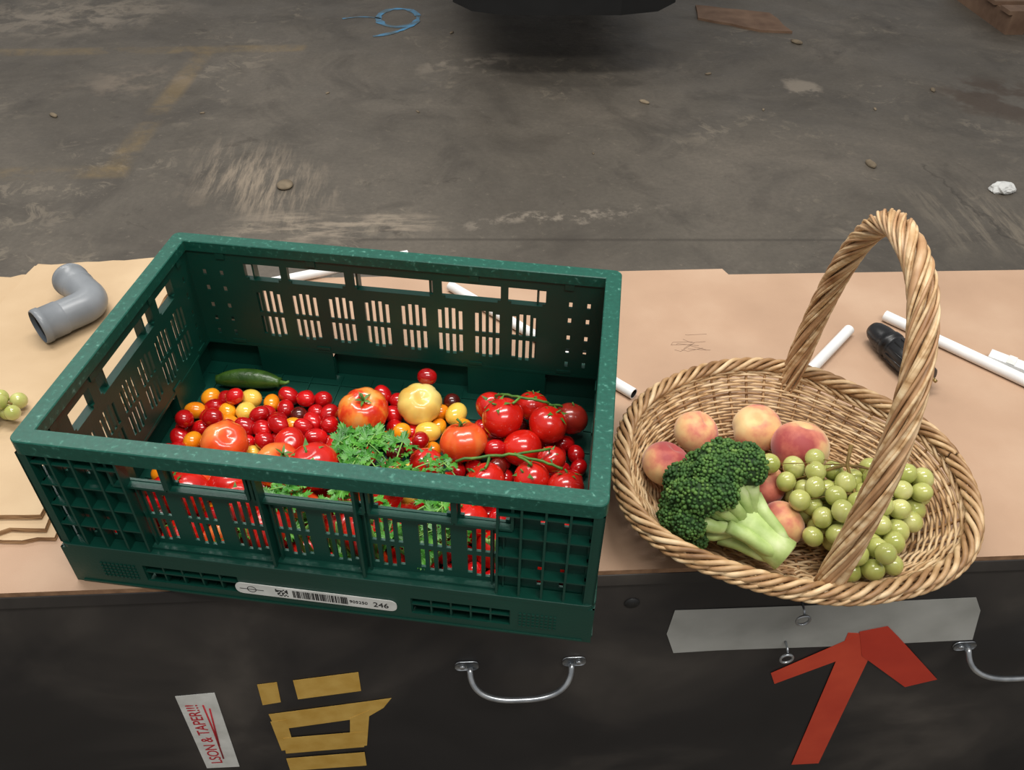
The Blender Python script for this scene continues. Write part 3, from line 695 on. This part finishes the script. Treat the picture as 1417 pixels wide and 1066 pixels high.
# ================================================================== CONNECTOR
cn=MB()
prof=[(0,.006),(.002,.012),(.008,.0155),(.02,.0185),(.03,.0195),(.036,.0195),(.037,.0215),(.045,.022),(.046,.020),(.052,.020),(.053,.022),(.085,.0225),(.098,.0215),(.1,.0195),(.118,.0185),(.12,.016)]
ca=np.array([.915,.432,.0232]); cbp=np.array([.953,.304,.0232]); d=(cbp-ca)/np.linalg.norm(cbp-ca)
cn.tube([ca+d*p*1.08 for p,_ in prof],[r for _,r in prof],28)
u_=np.cross(d,(0,0,1)); 
for k in range(12):
    a=2*pi*k/12; off=u_*cos(a)*.0222+np.array([0,0,1])*sin(a)*.0222
    cn.tube([ca+d*.060+off,ca+d*.098+off],.0010,5)
for sx,sz in ((-.007,0),(.007,0),(0,.006)):
    o3=u_*sx+np.array([0,0,sz]); cn.tube([ca+d*.128+o3,ca+d*.140+o3],.0026,10,mi=1)
cn.tube([ca+d*.1105,ca+d*.114],.0200,28,mi=2)
cn.obj('power_connector',['blackpl','brass','rubber'],True)

# ================================================================== FRONT PANEL ITEMS
def quads(name,polys,m,y0,th=.0005):
    mb=MB()
    for i,p in enumerate(polys):
        n=len(p); v=[(x,y0-i*.0002,z) for x,z in p]+[(x,y0-th-i*.0002,z) for x,z in p]
        mb.add(v,[tuple(range(n)),tuple(range(n,2*n))[::-1]]+[(k,(k+1)%n,n+(k+1)%n,n+k) for k in range(n)],0)
    return mb.obj(name,[m],False)
YF=.0055
quads('yellow_tape_letters',[[(-.026,-.233),(.001,-.229),(-.002,-.282),(-.028,-.288)],[(.023,-.226),(.112,-.212),(.111,-.261),(.0225,-.276)],
 [(-.024,-.314),(.120,-.290),(.151,-.284),(.138,-.310),(.113,-.335),(-.021,-.360)],[(-.025,-.335),(-.002,-.331),(-.003,-.42),(-.023,-.424)],[(.088,-.335),(.118,-.314),(.1045,-.42),(.079,-.424)],
 [(-.015,-.385),(.105,-.376),(.1,-.424),(-.018,-.433)],[(-.02,-.449),(.099,-.441),(.098,-.485),(-.02,-.49)]],'yellowtape',YF)
quads('grey_tape_strip',[[(.527,-.096),(.70,-.097),(.927,-.094),(.945,-.125),(.962,-.197),(.80,-.199),(.60,-.196),(.540,-.198),(.524,-.15)]],'greytape',YF)
ar=quads('red_tape_arrow',[[(.775,-.165),(.822,-.172),(.838,-.56),(.792,-.56)],[(.690,-.262),(.806,-.158),(.838,-.170),(.822,-.205),(.702,-.292)]],'redtape',YF-.0006)
a2=quads('arrow_barb',[[(.790,-.163),(.826,-.152),(.850,-.180),(.948,-.300),(.905,-.318),(.812,-.225)]],'redtape2',YF-.0012); a2.parent=ar
tgq=quads('paper_tag',[[(-.140,-.254),(-.086,-.249),(-.094,-.47),(-.143,-.47)]],'label',YF)
text('tag_text','LSON & TAPER!!!',.024,(-.116,YF-.001,-.455),(pi/2,-pi/2,0),'redink',tgq)
sc=MB(); sc.tube([(-.108,YF-.0008,-.28),(-.109,YF-.0008,-.36),(-.112,YF-.0008,-.44)],.0012,5); sc.tube([(-.101,YF-.0008,-.29),(-.110,YF-.0008,-.40)],.0012,5); sc.obj('scribble',['redink'],parent=tgq)
def handle(x0,x1,z):
    mb=MB(); c=(x0+x1)/2; w=(x1-x0)/2; yb=.005
    for s,x in ((-1,x0),(1,x1)):
        pl=rr(x-.016,x+.016,z-.009,z+.009,.008); n=len(pl); v=[(a,yb,b) for a,b in pl]+[(a,yb-.003,b) for a,b in pl]
        mb.add(v,[tuple(range(n)),tuple(range(n,2*n))[::-1]]+[(k,(k+1)%n,n+(k+1)%n,n+k) for k in range(n)],0)
        mb.tube([(x+s*.006,yb-.003,z),(x+s*.006,yb-.0052,z)],[.005,.003],10)
    t=np.linspace(0,pi,40); X=c-(w-.004)*np.sign(np.cos(t))*abs(np.cos(t))**.75; Z=z-.040*np.sin(t)**.8; Y=yb-.004-.028*np.sin(t)**.7
    mb.tube(np.stack([X,Y,Z],-1),.0042,12)
    return mb.obj('metal_handle',['metal'],True)
handle(.258,.404,-.206); handle(.955,1.11,-.210)
def eye(x,z):
    mb=MB(); a=np.linspace(0,2*pi,25)[:-1]
    mb.tube([(x,.006,z+.010),(x,-.006,z+.008),(x,-.010,z+.004)],.0017,8); mb.tube([(x+.0085*np.cos(q),-.012,z-.006+.0095*np.sin(q)) for q in a],.0019,8,True)
    mb.obj('screw_eye',['metal'],True)
eye(.692,-.190); eye(.692,-.098)
hb=MB(); 
hb.tube([(.469,.0065,-.076),(.469,.0045,-.076)],.010,20); hb.obj('bolt_cap',['rubber'],True)

# ================================================================== FLOOR + FAR OBJECTS
fm=MB(); fm.add([(-7,-4,-H0),(9,-4,-H0),(9,9,-H0),(-7,9,-H0)],[(0,1,2,3)]); fm.obj('floor',['floor'],False)
ZF=-H0
bl=MB()
def ribbon(pts,w,z):
    P_=np.array(pts,float); T_=np.gradient(P_,axis=0); T_/=np.linalg.norm(T_,axis=1)[:,None]; Nn=np.stack([-T_[:,1],T_[:,0]],-1)
    n=len(P_); ww=w*(1+.25*rng.randn(n)); V=[(*(P_[i]+Nn[i]*ww[i]),z) for i in range(n)]+[(*(P_[i]-Nn[i]*ww[i]),z) for i in range(n)]
    bl.add(V,[(i,i+1,n+i+1,n+i) for i in range(n-1)])
ribbon([(-.03+.105*cos(a),4.08+.14*sin(a)) for a in np.linspace(.2,6.4,26)],.014,ZF+.002)
ribbon([(.075-.12*t-.10*t*t,4.03-.35*t+.12*t*t) for t in np.linspace(0,1,14)],.012,ZF+.0025)
ribbon([(-.32+.2*t,4.06+.03*sin(3*t)) for t in np.linspace(0,1,8)],.006,ZF+.002)
bl.obj('blue_spray_mark',['blue'],False)
ct=MB()
shade_overhang=[(.34,3.16),(.48,3.11),(.97,3.11),(1.14,3.16),(1.24,3.28),(1.28,5.2),(.22,5.2),(.26,3.28)]  # dark vehicle body, its overhang shaped to shade the floor below
ct.prism(shade_overhang,ZF+.33,ZF+.80,0)
for x in (.42,1.10):
    for y_ in (4.62,5.0):
        ct.tube([(x-.03,y_,ZF+.11),(x+.03,y_,ZF+.11)],.11,20,mi=1); ct.box(x-.04,x+.04,y_-.03,y_+.03,ZF+.20,ZF+.33,0)
ct.obj('dark_vehicle_overhang',['vehicleblack','rubber'],False,bevel=.01)
fb=MB(); fb.prism(rough_poly([(1.60,4.26),(1.98,4.13),(2.02,3.84),(1.86,3.86),(1.57,4.05)],.004,.08),ZF,ZF+.012); fb.obj('scrap_board',['brownboard'],False)
pt=MB()
for k in range(4): pt.box(3.14,4.1,3.82+k*.16,3.92+k*.16,ZF+.10,ZF+.12)
for k in range(3): pt.box(3.16+k*.42,3.26+k*.42,3.82,4.5,ZF,ZF+.10)
pt.obj('wooden_pallet',['brownboard'],False)
ts=MB(); v=iv3*np.array([.045,.03,.022]); v=np.array([p*(1+.35*mnoise.noise(Vector(p*60))) for p in v])+np.array([2.30,2.16,ZF+.016]); ts.add(v,if3); ts.obj('crumpled_tissue',['tissue'],False)
db=MB()
for x,y_,s in ((1.09,2.98,.022),(1.88,2.38,.03),(-1.4,2.88,.022),(2.0,3.7,.03),(.25,3.85,.015),(.1,2.9,.01),(1.6,2.9,.01),(-.3,3.1,.01),(1.45,3.3,.015),(2.1,2.9,.012),(.8,2.5,.008),(-.8,2.9,.01),(2.45,3.1,.02)):
    R=rotm((0,0,rng.uniform(0,3))); db.add((R@(iv*np.array([s,s*.45,s*.3])*(1+.3*rng.rand(len(iv),1))).T).T+np.array([x,y_,ZF+s*.25]),if_)
db.add(iv3*np.array([.03,.035,.012])+np.array([-.37,2.26,ZF+.008]),if3)
db.obj('floor_debris',['debris'],True)

# ================================================================== LIFT EVERYTHING TO REAL HEIGHT
for o in bpy.data.objects:
    if o.parent is None: o.location.z+=H0

# ================================================================== LIGHTS
def area(name,loc,rot,sx,sy,e,col=(1,.975,.935)):
    l=bpy.data.lights.new(name,'AREA'); l.shape='RECTANGLE'; l.size=sx; l.size_y=sy; l.energy=e; l.color=col
    o=bpy.data.objects.new(name,l); bpy.context.collection.objects.link(o); o.location=loc; o.rotation_euler=rot; return o
area('ceiling_lamp',(.2,.7,4.0),(0,0,0),2.4,.5,100)
area('ceiling_lamp',(.9,-1.5,4.0),(radians(12),0,0),2.4,.5,75)
area('ceiling_lamp',(-1.8,2.6,4.0),(0,0,0),2.4,.5,48)
w=bpy.data.worlds.new('world'); scn.world=w; w.use_nodes=True; bg=w.node_tree.nodes['Background']; bg.inputs[0].default_value=(.97,.97,.97,1); bg.inputs[1].default_value=.38

# ================================================================== CAMERA
cd=bpy.data.cameras.new('camera'); cam=bpy.data.objects.new('camera',cd); bpy.context.collection.objects.link(cam)
cd.sensor_fit='HORIZONTAL'; cd.sensor_width=36; cd.lens=1181.3/1417*36; cd.clip_start=.02
Rm=Matrix.Rotation(-.0772,4,'Z')@Matrix.Rotation(pi/2-.7235,4,'X')@Matrix.Rotation(.0267,4,'Z')
cam.matrix_world=Matrix.Translation((.2616,-.6106,.8437+H0))@Rm
scn.camera=cam
